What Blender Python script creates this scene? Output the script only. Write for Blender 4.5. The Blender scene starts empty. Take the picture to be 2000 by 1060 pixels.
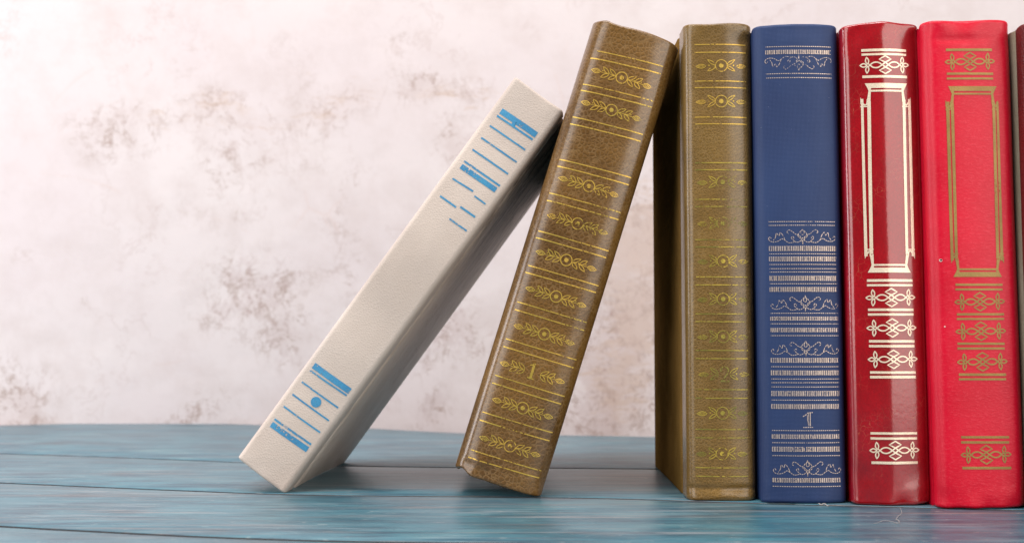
import bpy, math, random
import numpy as np
from mathutils import Vector, Matrix, noise

random.seed(7)
scene = bpy.context.scene
COL = scene.collection

# ------------------------------------------------------------------ camera
FPX = 2436.0                      # focal length in photo pixels (photo 2000 x 1060)
CAM_H = 0.0745
PITCH = math.atan(115.0 / FPX)
YAW = math.atan(20.0 / FPX)
cam_data = bpy.data.cameras.new("camera")
cam = bpy.data.objects.new("camera", cam_data)
COL.objects.link(cam)
cam.location = (0, 0, CAM_H)
cam.rotation_euler = (math.pi / 2 + PITCH, 0, YAW)
cam_data.sensor_width = 36.0
cam_data.lens = FPX / 2000.0 * 36.0
cam_data.clip_start = 0.01
cam_data.clip_end = 50
cam_data.dof.use_dof = True
cam_data.dof.focus_distance = 0.548
cam_data.dof.aperture_fstop = 14.0
scene.camera = cam
CR = cam.rotation_euler.to_matrix()
CO = Vector((0, 0, CAM_H))

# ------------------------------------------------------------------ world, lamps, exposure
world = bpy.data.worlds.new("World")
scene.world = world
world.use_nodes = True
bg = world.node_tree.nodes['Background']
bg.inputs['Color'].default_value = (0.95, 0.93, 1.0, 1)
bg.inputs['Strength'].default_value = 0.05
scene.view_settings.view_transform = 'Standard'
scene.view_settings.look = 'None'
scene.view_settings.exposure = 0.05
scene.view_settings.gamma = 1.0
scene.render.resolution_x = 1024
scene.render.resolution_y = 542
scene.render.engine = 'CYCLES'
scene.cycles.max_bounces = 8

def area(name, loc, target, sx, sy, power, color):
    d = bpy.data.lights.new(name, 'AREA')
    d.shape = 'RECTANGLE'
    d.size = sx
    d.size_y = sy
    d.energy = power
    d.color = color
    o = bpy.data.objects.new(name, d)
    COL.objects.link(o)
    o.location = loc
    o.rotation_euler = (Vector(target) - Vector(loc)).to_track_quat('-Z', 'Y').to_euler()
    return o
area("overhead_softbox", (-0.15, 0.25, 1.40), (-0.10, 0.78, 0.05), 1.5, 0.40, 23.5, (1.0, 0.975, 0.965))
area("right_softbox", (0.88, -0.22, 0.43), (0.15, 0.60, 0.16), 1.15, 1.00, 11.5, (1.0, 0.93, 0.86))
area("left_softbox", (-0.80, -0.20, 0.45), (-0.05, 0.60, 0.14), 0.70, 0.95, 7.5, (1.0, 0.96, 0.93))
area("left_rear_softbox", (-0.98, 0.66, 0.27), (0.0, 0.60, 0.02), 0.45, 0.42, 4.3, (1.0, 0.97, 1.0))

# ------------------------------------------------------------------ helpers
def ray(px, py):
    return (CR @ Vector(((px - 1000.0) / FPX, -(py - 530.0) / FPX, -1.0))).normalized()

def hit(px, py, p0, n):
    d = ray(px, py)
    t = (p0 - CO).dot(n) / d.dot(n)
    return CO + d * t

def ground(px, py):
    return hit(px, py, Vector((0, 0, 0)), Vector((0, 0, 1)))

def empty(name, label, cat, loc, rot=None, group=None):
    o = bpy.data.objects.new(name, None)
    COL.objects.link(o)
    o.empty_display_size = 0.02
    o.location = loc
    if rot is not None:
        o.rotation_euler = rot
    o['label'] = label
    o['category'] = cat
    if group:
        o['group'] = group
    return o

def mesh_obj(name, verts, faces, mat, parent=None, smooth=True, sharp=None):
    me = bpy.data.meshes.new(name)
    me.from_pydata([tuple(v) for v in verts], [], faces)
    me.update()
    me.materials.append(mat)
    if smooth:
        me.polygons.foreach_set('use_smooth', [True] * len(me.polygons))
        if sharp:
            me.set_sharp_from_angle(angle=math.radians(sharp))
    o = bpy.data.objects.new(name, me)
    COL.objects.link(o)
    if parent is not None:
        o.parent = parent
    return o

def catmull(pts, n=6, closed=False):
    out = []
    m = len(pts)
    rng = range(m if closed else m - 1)
    for i in rng:
        if closed:
            p0, p1, p2, p3 = pts[i - 1], pts[i], pts[(i + 1) % m], pts[(i + 2) % m]
        else:
            p0, p1, p2, p3 = pts[max(i - 1, 0)], pts[i], pts[i + 1], pts[min(i + 2, m - 1)]
        for k in range(n):
            t = k / n
            q = []
            for a in range(2):
                q.append(0.5 * (2 * p1[a] + (p2[a] - p0[a]) * t + (2 * p0[a] - 5 * p1[a] + 4 * p2[a] - p3[a]) * t * t
                                + (3 * p1[a] - p0[a] - 3 * p2[a] + p3[a]) * t ** 3))
            out.append(tuple(q))
    if not closed:
        out.append(tuple(pts[-1]))
    return out

# ------------------------------------------------------------------ material helpers
class NT:
    def __init__(self, name):
        self.m = bpy.data.materials.new(name)
        self.m.use_nodes = True
        self.t = self.m.node_tree
        self.b = self.t.nodes['Principled BSDF']
        self.out = self.t.nodes['Material Output']
    def n(self, kind, **kw):
        nd = self.t.nodes.new(kind)
        for k, v in kw.items():
            if k in nd.inputs:
                nd.inputs[k].default_value = v
            else:
                setattr(nd, k, v)
        return nd
    def l(self, a, b):
        self.t.links.new(a, b)
    def coords(self, scale=(1, 1, 1), off=(0, 0, 0), distort=0.0, dscale=30.0):
        tc = self.n('ShaderNodeTexCoord')
        mp = self.n('ShaderNodeMapping')
        mp.inputs['Scale'].default_value = scale
        mp.inputs['Location'].default_value = off
        src = tc.outputs['Object']
        if distort > 0:
            nz = self.n('ShaderNodeTexNoise', Scale=dscale, Detail=2.0)
            self.l(src, nz.inputs['Vector'])
            sub = self.n('ShaderNodeVectorMath', operation='SUBTRACT')
            self.l(nz.outputs['Color'], sub.inputs[0]); sub.inputs[1].default_value = (.5, .5, .5)
            sc = self.n('ShaderNodeVectorMath', operation='SCALE')
            self.l(sub.outputs[0], sc.inputs[0]); sc.inputs['Scale'].default_value = distort
            ad = self.n('ShaderNodeVectorMath', operation='ADD')
            self.l(src, ad.inputs[0]); self.l(sc.outputs[0], ad.inputs[1])
            src = ad.outputs[0]
        self.l(src, mp.inputs['Vector'])
        return mp.outputs['Vector']
    def noise(self, vec, scale, detail=4.0, rough=0.5):
        nz = self.n('ShaderNodeTexNoise', Scale=scale, Detail=detail, Roughness=rough)
        self.l(vec, nz.inputs['Vector'])
        return nz.outputs['Fac']
    def ramp(self, fac, stops):
        r = self.n('ShaderNodeValToRGB')
        el = r.color_ramp.elements
        while len(el) < len(stops):
            el.new(0.5)
        for e, (p, c) in zip(el, stops):
            e.position = p
            e.color = (c, c, c, 1) if not isinstance(c, (tuple, list)) else (c[0], c[1], c[2], 1)
        self.l(fac, r.inputs['Fac'])
        return r.outputs['Color']
    def mix(self, fac, a, b, blend='MIX'):
        mx = self.n('ShaderNodeMix', data_type='RGBA', blend_type=blend)
        for s, v in ((mx.inputs[0], fac), (mx.inputs[6], a), (mx.inputs[7], b)):
            if isinstance(v, (int, float)):
                s.default_value = v
            elif isinstance(v, (tuple, list)):
                s.default_value = (v[0], v[1], v[2], 1)
            else:
                self.l(v, s)
        return mx.outputs[2]
    def math(self, op, a, b=None, c=None):
        m = self.n('ShaderNodeMath', operation=op)
        for i, v in enumerate((a, b, c)):
            if v is None:
                continue
            if isinstance(v, (int, float)):
                m.inputs[i].default_value = v
            else:
                self.l(v, m.inputs[i])
        return m.outputs[0]
    def bump(self, h, strength, dist, prev=None):
        b = self.n('ShaderNodeBump', Strength=strength, Distance=dist)
        self.l(h, b.inputs['Height'])
        if prev is not None:
            self.l(prev, b.inputs['Normal'])
        return b.outputs['Normal']
    def set(self, **kw):
        for k, v in kw.items():
            k = k.replace('_', ' ')
            if isinstance(v, (int, float)):
                self.b.inputs[k].default_value = v
            elif isinstance(v, (tuple, list)):
                self.b.inputs[k].default_value = (v[0], v[1], v[2], 1)
            else:
                self.l(v, self.b.inputs[k])
        return self.m

def leather(name, base, dark, vein, cell, vein_amt=0.6, bumpd=0.00025, rough=0.42, spec=0.5, coat=0.0, off=0.0, squash=1.0, crough=0.2):
    t = NT(name)
    v = t.coords(scale=(1, 1, squash), off=(off, off, off), distort=cell * 0.6, dscale=1.3 / cell)
    vor = t.n('ShaderNodeTexVoronoi', feature='DISTANCE_TO_EDGE', Scale=1.0 / cell)
    t.l(v, vor.inputs['Vector'])
    edge = t.ramp(vor.outputs['Distance'], [(0.0, 1.0), (0.07, 0.55), (0.2, 0.0)])
    plain = t.coords(off=(off, off, off))
    big = t.noise(plain, 28, 3)
    col = t.mix(t.ramp(big, [(0.35, 0.0), (0.65, 1.0)]), dark, base)
    patch = t.ramp(t.noise(plain, 180, 3), [(0.35, 0.15), (0.7, 1.0)])
    fac = t.math('MULTIPLY', edge, t.math('MULTIPLY', patch, vein_amt))
    col = t.mix(fac, col, vein)
    speck = t.ramp(t.noise(plain, 2500, 2), [(0.42, 0.75), (0.6, 1.1)])
    col = t.mix(0.6, col, t.mix(1.0, col, speck, 'MULTIPLY'))
    cells = t.ramp(vor.outputs['Distance'], [(0.0, 0.0), (0.25, 1.0)])
    fine = t.noise(plain, 1600, 3)
    nrm = t.bump(cells, 0.8, bumpd)
    nrm = t.bump(fine, 0.5, bumpd * 0.5, nrm)
    rg = t.ramp(t.noise(plain, 90, 3), [(0.3, max(rough - 0.08, 0.05)), (0.7, rough + 0.1)])
    return t.set(Base_Color=col, Roughness=rg, Normal=nrm, Specular_IOR_Level=spec, Coat_Weight=coat, Coat_Roughness=crough, Coat_IOR=1.6)

def cream_leather():
    t = NT("cream_paper_leather")
    v = t.coords()
    a = t.noise(t.coords(scale=(1, 1, .6)), 22, 4)
    col = t.mix(t.ramp(a, [(0.3, 0.0), (0.7, 1.0)]), (0.52, 0.425, 0.365), (0.70, 0.595, 0.525))
    col = t.mix(t.ramp(t.noise(v, 9, 3), [(0.45, 0.0), (0.62, 0.75)]), col, (0.44, 0.385, 0.35))
    f = t.coords(distort=0.0006, dscale=1500)
    vor = t.n('ShaderNodeTexVoronoi', feature='DISTANCE_TO_EDGE', Scale=900.0)
    t.l(f, vor.inputs['Vector'])
    nrm = t.bump(t.ramp(vor.outputs['Distance'], [(0, 0), (0.3, 1)]), 0.5, 0.00015)
    nrm = t.bump(t.noise(v, 500, 4), 0.25, 0.0001, nrm)
    return t.set(Base_Color=col, Roughness=0.5, Normal=nrm, Specular_IOR_Level=0.4)

def cream_board():
    # the rubbed, embossed cover of the cream book
    t = NT("cream_embossed_board")
    v = t.coords()
    emb = t.coords(scale=(1, 1.0, 0.22), distort=0.002, dscale=90)
    e = t.ramp(t.noise(emb, 200, 5, .7), [(0.47, 0.0), (0.56, 1.0)])
    sep = t.n('ShaderNodeSeparateXYZ'); tc = t.n('ShaderNodeTexCoord'); t.l(tc.outputs['Object'], sep.inputs[0])
    zone = t.ramp(sep.outputs['Z'], [(0.11, 0.0), (0.17, 1.0)])
    col = t.mix(t.ramp(t.noise(v, 30, 4), [(0.3, 0), (0.7, 1)]), (0.66, 0.53, 0.44), (0.82, 0.70, 0.61))
    col = t.mix(t.math('MULTIPLY', e, t.math('MULTIPLY', zone, 0.75)), col, (0.16, 0.11, 0.085))
    nrm = t.bump(e, 0.7, 0.0005)
    nrm = t.bump(t.noise(v, 900, 3), 0.4, 0.0002, nrm)
    return t.set(Base_Color=col, Roughness=0.42, Normal=nrm, Specular_IOR_Level=0.5)

def cloth_blue():
    t = NT("navy_book_cloth")
    v = t.coords()
    def wave(d, s):
        w = t.n('ShaderNodeTexWave', wave_type='BANDS', bands_direction=d, Scale=s, Distortion=0.6, Detail=1.0)
        t.l(v, w.inputs['Vector'])
        return w.outputs['Fac']
    wx, wz = wave('X', 560.0), wave('Z', 560.0)
    weave = t.math('MULTIPLY', wx, wz)
    big = t.noise(t.coords(scale=(1, 1, .4)), 40, 4)
    col = t.mix(t.ramp(big, [(0.3, 0), (0.7, 1)]), (0.010, 0.026, 0.095), (0.018, 0.045, 0.14))
    col = t.mix(t.math('MULTIPLY', weave, 0.4), col, (0.055, 0.085, 0.19))
    lint = t.ramp(t.noise(v, 1100, 2), [(0.76, 0.0), (0.80, 0.5)])
    col = t.mix(lint, col, (0.4, 0.42, 0.5))
    nrm = t.bump(weave, 0.5, 0.00012)
    nrm = t.bump(t.noise(v, 260, 3), 0.3, 0.0003, nrm)
    return t.set(Base_Color=col, Roughness=0.5, Normal=nrm, Specular_IOR_Level=0.35)

def gloss_red():
    t = NT("glossy_dark_red_leather")
    v = t.coords()
    big = t.noise(t.coords(scale=(1, 1, .5)), 45, 5, .6)
    col = t.mix(t.ramp(big, [(0.3, 0), (0.7, 1)]), (0.24, 0.001, 0.004), (0.46, 0.002, 0.010))
    col = t.mix(t.ramp(t.noise(v, 1300, 3), [(0.35, 0.0), (0.7, 0.4)]), col, (0.13, 0.001, 0.004))
    cr = t.coords(distort=0.006, dscale=120)
    vor = t.n('ShaderNodeTexVoronoi', feature='DISTANCE_TO_EDGE', Scale=330.0)
    t.l(cr, vor.inputs['Vector'])
    crack = t.ramp(vor.outputs['Distance'], [(0.0, 1.0), (0.02, 0.0)])
    area_ = t.ramp(t.noise(v, 60, 2), [(0.5, 0.0), (0.62, 1.0)])
    cf = t.math('MULTIPLY', crack, t.math('MULTIPLY', area_, 0.35))
    col = t.mix(cf, col, (0.62, 0.20, 0.10))
    nrm = t.bump(t.noise(v, 700, 3), 0.35, 0.00012)
    nrm = t.bump(crack, 0.25, -0.00015, nrm)
    return t.set(Base_Color=col, Roughness=0.38, Normal=nrm, Specular_IOR_Level=0.12, Coat_Weight=1.0, Coat_IOR=1.7, Coat_Roughness=0.17, Coat_Normal=t.bump(t.noise(v, 500, 4), 0.3, 0.00015))

def bright_red():
    t = NT("bright_red_leatherette")
    v = t.coords()
    wr = t.coords(scale=(0.35, 1, 1), distort=0.0012, dscale=500)
    w = t.noise(wr, 1500, 4, .6)
    big = t.noise(v, 30, 4)
    col = t.mix(t.ramp(big, [(0.3, 0), (0.7, 1)]), (0.56, 0.002, 0.020), (0.72, 0.005, 0.032))
    col = t.mix(t.ramp(w, [(0.5, 0.0), (0.72, 0.35)]), col, (0.80, 0.07, 0.10))
    nrm = t.bump(w, 0.55, 0.0002)
    return t.set(Base_Color=col, Roughness=0.36, Normal=nrm, Specular_IOR_Level=0.34)

def foil(name, c1, c2, rough, metal, wear, wscale=900.0, weave=False):
    t = NT(name)
    v = t.coords()
    col = t.mix(t.ramp(t.noise(v, 70, 3), [(0.4, 0.0), (0.62, 1.0)]), c1, c2)
    col = t.mix(t.ramp(t.noise(v, 2200, 2), [(0.4, 0.0), (0.65, 0.35)]), col, tuple(x * 0.5 for x in c1))
    nrm = t.bump(t.noise(v, 1200, 3), 0.5, 0.0002)
    t.set(Base_Color=col, Roughness=rough, Metallic=metal, Normal=nrm)
    tr = t.n('ShaderNodeBsdfTransparent')
    mx = t.n('ShaderNodeMixShader')
    nf = t.noise(v, wscale, 4, .65)
    nb = t.noise(v, 55, 3)
    s = t.math('ADD', t.math('MULTIPLY', nf, 0.6), t.math('MULTIPLY', nb, 0.4))
    f = t.ramp(s, [(wear - 0.03, 1.0), (wear + 0.03, 0.0)])
    if weave:
        w = t.n('ShaderNodeTexWave', wave_type='BANDS', bands_direction='X', Scale=330.0, Distortion=2.0, Detail=1.0)
        t.l(v, w.inputs['Vector'])
        f = t.math('MAXIMUM', f, t.ramp(w.outputs['Fac'], [(0.12, 0.9), (0.3, 0.0)]))
    t.l(f, mx.inputs[0]); t.l(t.b.outputs[0], mx.inputs[1]); t.l(tr.outputs[0], mx.inputs[2])
    t.l(mx.outputs[0], t.out.inputs['Surface'])
    return t.m

def pages_mat():
    t = NT("page_edges")
    w = t.noise(t.coords(scale=(1, .02, .02)), 2500, 2)
    col = t.mix(w, (0.42, 0.34, 0.24), (0.70, 0.62, 0.48))
    return t.set(Base_Color=col, Roughness=0.8, Normal=t.bump(w, .6, .0003))

def plank_mat():
    t = NT("weathered_blue_painted_wood")
    tc = t.n('ShaderNodeTexCoord'); oi = t.n('ShaderNodeObjectInfo')
    off = t.n('ShaderNodeCombineXYZ')
    t.l(t.math('MULTIPLY', oi.outputs['Random'], 7.0), off.inputs['X'])
    t.l(t.math('MULTIPLY', oi.outputs['Random'], 3.0), off.inputs['Z'])
    ad = t.n('ShaderNodeVectorMath', operation='ADD')
    t.l(tc.outputs['Object'], ad.inputs[0]); t.l(off.outputs[0], ad.inputs[1])
    def st(sx, sy):
        mp = t.n('ShaderNodeMapping'); mp.inputs['Scale'].default_value = (sx, sy, sy)
        t.l(ad.outputs[0], mp.inputs['Vector']); return mp.outputs[0]
    mott = t.noise(st(14, 34), 1.6, 8, .62)
    streak = t.noise(st(9, 105), 1.5, 6, .65)
    fine = t.noise(st(26, 330), 1.0, 4, .6)
    fleck = t.noise(st(110, 190), 1.2, 4, .7)
    col = t.ramp(mott, [(0.30, (0.026, 0.075, 0.105)), (0.43, (0.036, 0.130, 0.180)), (0.57, (0.052, 0.180, 0.235)), (0.75, (0.12, 0.25, 0.28))])
    col = t.mix(t.ramp(streak, [(0.53, 0.0), (0.70, 0.65)]), col, (0.30, 0.335, 0.36))
    col = t.mix(t.ramp(t.noise(st(5, 150), 1.7, 5, .6), [(0.54, 0.0), (0.70, 0.6)]), col, (0.27, 0.20, 0.18))
    col = t.mix(t.ramp(fine, [(0.36, 0.85), (0.48, 0.0)]), col, (0.025, 0.07, 0.11))
    col = t.mix(t.ramp(fleck, [(0.62, 0.0), (0.70, 0.4)]), col, (0.40, 0.44, 0.43))
    col = t.mix(t.ramp(fleck, [(0.27, 0.7), (0.33, 0.0)]), col, (0.05, 0.06, 0.07))
    nrm = t.bump(fine, 0.3, 0.00010)
    nrm = t.bump(streak, 0.25, 0.0002, nrm)
    rg = t.ramp(streak, [(0.3, 0.31), (0.7, 0.45)])
    return t.set(Base_Color=col, Roughness=rg, Normal=nrm, Specular_IOR_Level=0.55, Coat_Weight=0.1, Coat_Roughness=0.3)

def wall_mat():
    t = NT("stained_whitewashed_plaster")
    at = t.n('ShaderNodeAttribute', attribute_name='stain')
    sepc = t.n('ShaderNodeSeparateColor'); t.l(at.outputs['Color'], sepc.inputs[0])
    v = t.coords()
    base = t.mix(t.ramp(t.noise(v, 6, 4), [(0.35, 0), (0.65, 1)]), (0.64, 0.565, 0.572), (0.675, 0.61, 0.608))
    rough_n = t.noise(t.coords(scale=(1, 1, 1), distort=0.02, dscale=40), 62, 10, .74)
    vert = t.noise(t.coords(scale=(2.0, 1, .9), distort=0.02, dscale=70), 80, 9, .78)
    vert = t.math('ADD', t.math('MULTIPLY', vert, 0.6), t.math('MULTIPLY', rough_n, 0.4))
    horiz = t.noise(t.coords(scale=(.6, 1, 3.0), distort=0.01, dscale=60), 64, 9, .76)
    def layer(mask, n, lo, hi):
        s = t.math('ADD', n, t.math('MULTIPLY', mask, 0.30))
        return t.ramp(s, [(lo, 0.0), (hi, 1.0)])
    r = layer(sepc.outputs[0], rough_n, 0.66, 0.76)
    g = layer(sepc.outputs[1], vert, 0.66, 0.76)
    b = layer(sepc.outputs[2], horiz, 0.66, 0.76)
    col = t.mix(t.math('MULTIPLY', r, 0.32), base, (0.47, 0.365, 0.34))
    col = t.mix(t.math('MULTIPLY', g, 0.34), col, (0.42, 0.31, 0.30))
    col = t.mix(t.math('MULTIPLY', b, 0.60), col, (0.52, 0.38, 0.29))
    soft = t.ramp(t.noise(v, 20, 9, .7), [(0.46, 0.0), (0.68, 0.7)])
    col = t.mix(soft, col, (0.575, 0.495, 0.485))
    def ridge(vec, scale, w):
        n_ = t.noise(vec, scale, 8, .68)
        d = t.math('ABSOLUTE', t.math('SUBTRACT', n_, 0.5))
        return t.ramp(d, [(0.0, 1.0), (w, 0.0)])
    anym = t.math('MAXIMUM', t.math('MAXIMUM', sepc.outputs[0], sepc.outputs[1]), sepc.outputs[2])
    rm = t.ramp(anym, [(0.12, 0.0), (0.7, 0.85)])
    scr = t.math('MAXIMUM', ridge(t.coords(scale=(1.8, 1, .8), distort=0.03, dscale=25), 24, 0.022), ridge(t.coords(scale=(.7, 1, 1.5), off=(3, 1, 2), distort=0.03, dscale=25), 30, 0.020))
    gate = t.ramp(t.noise(v, 70, 5, .7), [(0.44, 0.0), (0.56, 1.0)])
    col = t.mix(t.math('MULTIPLY', t.math('MULTIPLY', scr, gate), rm), col, (0.32, 0.22, 0.18))
    faint = t.math('MULTIPLY', ridge(t.coords(off=(5, 2, 1), distort=0.04, dscale=18), 13, 0.012), t.ramp(t.noise(v, 11, 4), [(0.50, 0.0), (0.60, 0.35)]))
    col = t.mix(faint, col, (0.45, 0.35, 0.33))
    spots = t.ramp(t.noise(t.coords(distort=0.004, dscale=120), 130, 6, .7), [(0.57, 0.0), (0.66, 1.0)])
    sm = t.ramp(t.math('MAXIMUM', sepc.outputs[0], sepc.outputs[1]), [(0.35, 0.0), (0.9, 0.9)])
    col = t.mix(t.math('MULTIPLY', spots, sm), col, (0.36, 0.25, 0.23))
    veil = t.ramp(sepc.outputs[2], [(0.3, 0.0), (1.0, 0.45)])
    col = t.mix(veil, col, (0.54, 0.43, 0.40))
    crk = t.coords(distort=0.06, dscale=9)
    vor = t.n('ShaderNodeTexVoronoi', feature='DISTANCE_TO_EDGE', Scale=7.0)
    t.l(crk, vor.inputs['Vector'])
    ck = t.math('MULTIPLY', t.ramp(vor.outputs['Distance'], [(0.0, 1.0), (0.012, 0.0)]), t.ramp(t.noise(v, 16, 2), [(0.54, 0), (0.62, .25)]))
    col = t.mix(ck, col, (0.60, 0.46, 0.42))
    nrm = t.bump(t.noise(v, 22, 6), 0.35, 0.004)
    return t.set(Base_Color=col, Roughness=0.85, Normal=nrm)

# ------------------------------------------------------------------ table (seams follow the photographed boards)
PLANK = plank_mat()
EDGE = NT('seam_shade_board_edge')
EDGE.set(Base_Color=(0.07, 0.07, 0.075), Roughness=0.8, Specular_IOR_Level=0.1)
seams_px = [
    [(-700, 840), (0, 830), (120, 827), (300, 823), (520, 829), (720, 835), (880, 845), (1100, 849), (1280, 852), (2000, 862), (2700, 868)],
    [(-700, 862), (0, 885), (250, 893), (480, 903), (675, 910), (900, 912), (1275, 915), (2000, 926), (2700, 936)],
    [(-700, 912), (0, 942), (250, 953), (570, 966), (800, 968), (1050, 970), (1180, 971), (1300, 976), (1500, 983), (1700, 988), (2000, 996), (2700, 1010)],
    [(-700, 985), (0, 1027), (350, 1046), (650, 1057), (1000, 1060), (1300, 1064), (2000, 1082), (2700, 1102)],
]
def seam_fn(pts):
    w = [ground(*p) for p in pts]
    xs = [p.x for p in w]; ys = [p.y for p in w]
    s0 = (ys[1] - ys[0]) / (xs[1] - xs[0]); s1 = (ys[-1] - ys[-2]) / (xs[-1] - xs[-2])
    gx = np.linspace(-1.5, 1.5, 601)
    gy = np.interp(gx, xs, ys)
    gy[gx < xs[0]] = ys[0] + (gx[gx < xs[0]] - xs[0]) * s0 * 0.0
    gy[gx > xs[-1]] = ys[-1]
    k = np.hanning(25); k /= k.sum()
    gp = np.pad(gy, 12, mode='edge')
    gy = np.convolve(gp, k, 'valid')
    return lambda x: float(np.interp(x, gx, gy))
seams = [seam_fn(s) for s in seams_px]
last = seams[-1]
for i in range(4):
    seams.append(lambda x, i=i: last(x) - 0.105 * (i + 1))

table = empty("table", "blue weathered wooden tabletop of long horizontal boards under the row of books", "table", (0, 0, 0))
def make_plank(fy_far, fy_near, gap=0.0040, first=False):
    nx = 150
    X = np.linspace(-1.4, 1.4, nx)
    prof = [(0.0, -0.016), (0.0, -0.00045), (0.00012, -0.00016), (0.0004, 0.0)]
    full = [(p[0], p[1], 0) for p in prof] + [(0.25, 0, 2), (0.5, 0, 2), (0.75, 0, 2)] + [(p[0], p[1], 1) for p in reversed(prof)]
    verts = []; faces = []
    m = len(full)
    for i, x in enumerate(X):
        yn = fy_near(x) + gap / 2 + 0.0003 * noise.noise(Vector((x * 30, 1, 2)))
        yf = fy_far(x) - gap / 2 + 0.0003 * noise.noise(Vector((x * 30, 5, 2)))
        for (d, z, k) in full:
            y = yn + d if k == 0 else (yf - d if k == 1 else yn + (yf - yn) * d)
            verts.append((x, y, z))
    for i in range(nx - 1):
        for j in range(m - 1):
            a = i * m + j
            faces.append((a, a + m, a + m + 1, a + 1))
        faces.append((i * m + m - 1, (i + 1) * m + m - 1, (i + 1) * m, i * m))
    faces.append(tuple(range(m))); faces.append(tuple(reversed([(nx - 1) * m + j for j in range(m)])))
    o = mesh_obj("plank", verts, faces, PLANK, table, True, 40)
    o.data.materials.append(EDGE.m)
    for p in o.data.polygons:          # bare board sides, coloured dark to stand for shade in the seams
        if len(p.vertices) == 4 and min(verts[i][2] for i in p.vertices) < -0.0003:
            p.material_index = 1
    return o
for a, b in zip(seams[:-1], seams[1:]):
    make_plank(a, b)
# battens that carry the boards
def box(name, lo, hi, mat, parent):
    (x0, y0, z0), (x1, y1, z1) = lo, hi
    v = [(x0, y0, z0), (x1, y0, z0), (x1, y1, z0), (x0, y1, z0), (x0, y0, z1), (x1, y0, z1), (x1, y1, z1), (x0, y1, z1)]
    f = [(3, 2, 1, 0), (4, 5, 6, 7), (0, 1, 5, 4), (1, 2, 6, 5), (2, 3, 7, 6), (3, 0, 4, 7)]
    return mesh_obj(name, v, f, mat, parent, False)
BAT = NT("bare_dark_timber")
BAT.set(Base_Color=(0.10, 0.075, 0.06), Roughness=0.8)
box("underlay_board", (-1.38, 0.06, -0.026), (1.38, 0.93, -0.0165), BAT.m, table)

# ------------------------------------------------------------------ wall
WY = 1.0
def make_wall():
    x0, x1, z0, z1 = -1.7, 1.7, -0.35, 1.25
    nx, nz = 380, 180
    # photo position, radii, strength, channel (0 blotch, 1 vertical streaks, 2 horizontal streaks)
    B = [(230, 262, 90, 45, .7, 0), (300, 240, 60, 30, .5, 2), (450, 220, 150, 45, .6, 2), (640, 200, 120, 45, .6, 2), (420, 230, 120, 50, .6, 0), (620, 220, 100, 50, .6, 0), (480, 330, 90, 60, .7, 0),
         (840, 172, 70, 30, 1.15, 0), (880, 200, 60, 22, .8, 2), (780, 60, 50, 50, .5, 0), (780, 120, 30, 40, .5, 0), (940, 300, 55, 50, 1.0, 0), (900, 330, 40, 40, .8, 0),
         (480, 565, 95, 80, .9, 1), (560, 650, 60, 60, .9, 1), (600, 690, 40, 60, .8, 1), (620, 520, 55, 30, .7, 0), (660, 400, 35, 120, .5, 1), (690, 520, 30, 90, .6, 1),
         (375, 815, 80, 40, .9, 1), (30, 780, 70, 60, 1.0, 0), (0, 720, 60, 40, .6, 1), (90, 830, 60, 20, .6, 1), (160, 610, 16, 14, 1.3, 0), (40, 490, 22, 12, .8, 0),
         (280, 440, 60, 60, .35, 0), (400, 400, 60, 50, .4, 0), (340, 100, 60, 70, .35, 0), (20, 60, 60, 100, .35, 0), (560, 330, 40, 50, .4, 0),
         (880, 620, 50, 70, .9, 1), (920, 560, 30, 60, .6, 1), (830, 790, 35, 50, .9, 1), (860, 690, 60, 60, .6, 1),
         (1180, 690, 70, 80, 1.5, 1), (1230, 780, 90, 60, 1.4, 0), (1160, 800, 50, 70, 1.4, 1), (1240, 620, 80, 90, 1.3, 2), (1240, 480, 80, 90, 1.3, 2), (1220, 720, 90, 90, .9, 2), (1260, 380, 50, 60, .7, 2), (1210, 560, 60, 40, .8, 2),
         (1300, 830, 60, 40, .7, 0), (1040, 60, 70, 40, .3, 0), (1500, 20, 200, 20, .3, 2), (560, 120, 70, 50, .35, 0), (700, 330, 30, 30, .4, 0)]
    W = []
    n = Vector((0, 1, 0)); p0 = Vector((0, WY, 0))
    mpp = WY / FPX
    for (a, b, rx, ry, s, c) in B:
        p = hit(a, b, p0, n)
        W.append((p.x, p.z, rx * mpp, ry * mpp, s, c))
    rnd = random.Random(3)
    for k in range(60):
        x = rnd.uniform(-1.7, 1.7); z = rnd.uniform(0.0, 1.25)
        if abs(x) < 0.48 and z < 0.5:
            continue
        W.append((x, z, rnd.uniform(.02, .06), rnd.uniform(.02, .05), rnd.uniform(.4, 1), rnd.randrange(3)))
    gx = np.linspace(x0, x1, nx); gz = np.linspace(z0, z1, nz)
    GX, GZ = np.meshgrid(gx, gz)
    ch = np.zeros((nz, nx, 4), dtype=np.float32); ch[..., 3] = 1
    wob = np.array([[noise.noise(Vector((x * 22, z * 22, 3))) for x in gx] for z in gz])
    wob2 = np.array([[noise.noise(Vector((x * 22, z * 22, 9))) for x in gx] for z in gz])
    for (x, z, rx, ry, s, c) in W:
        r2 = ((GX + wob * .03 - x) / rx) ** 2 + ((GZ + wob2 * .03 - z) / ry) ** 2
        ch[..., c] = np.maximum(ch[..., c], s * np.exp(-r2 * 0.8))
    verts = [(float(GX[j, i]), WY, float(GZ[j, i])) for j in range(nz) for i in range(nx)]
    faces = [(j * nx + i, j * nx + i + 1, (j + 1) * nx + i + 1, (j + 1) * nx + i) for j in range(nz - 1) for i in range(nx - 1)]
    o = mesh_obj("wall", verts, faces, wall_mat(), None)
    at = o.data.color_attributes.new('stain', 'FLOAT_COLOR', 'POINT')
    at.data.foreach_set('color', ch.reshape(-1))
    o['label'] = "pale pinkish plaster wall with brown stains behind the table"
    o['category'] = "wall"
    o['kind'] = 'structure'
    return o
make_wall()

# ------------------------------------------------------------------ books
PAGES = pages_mat()

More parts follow.
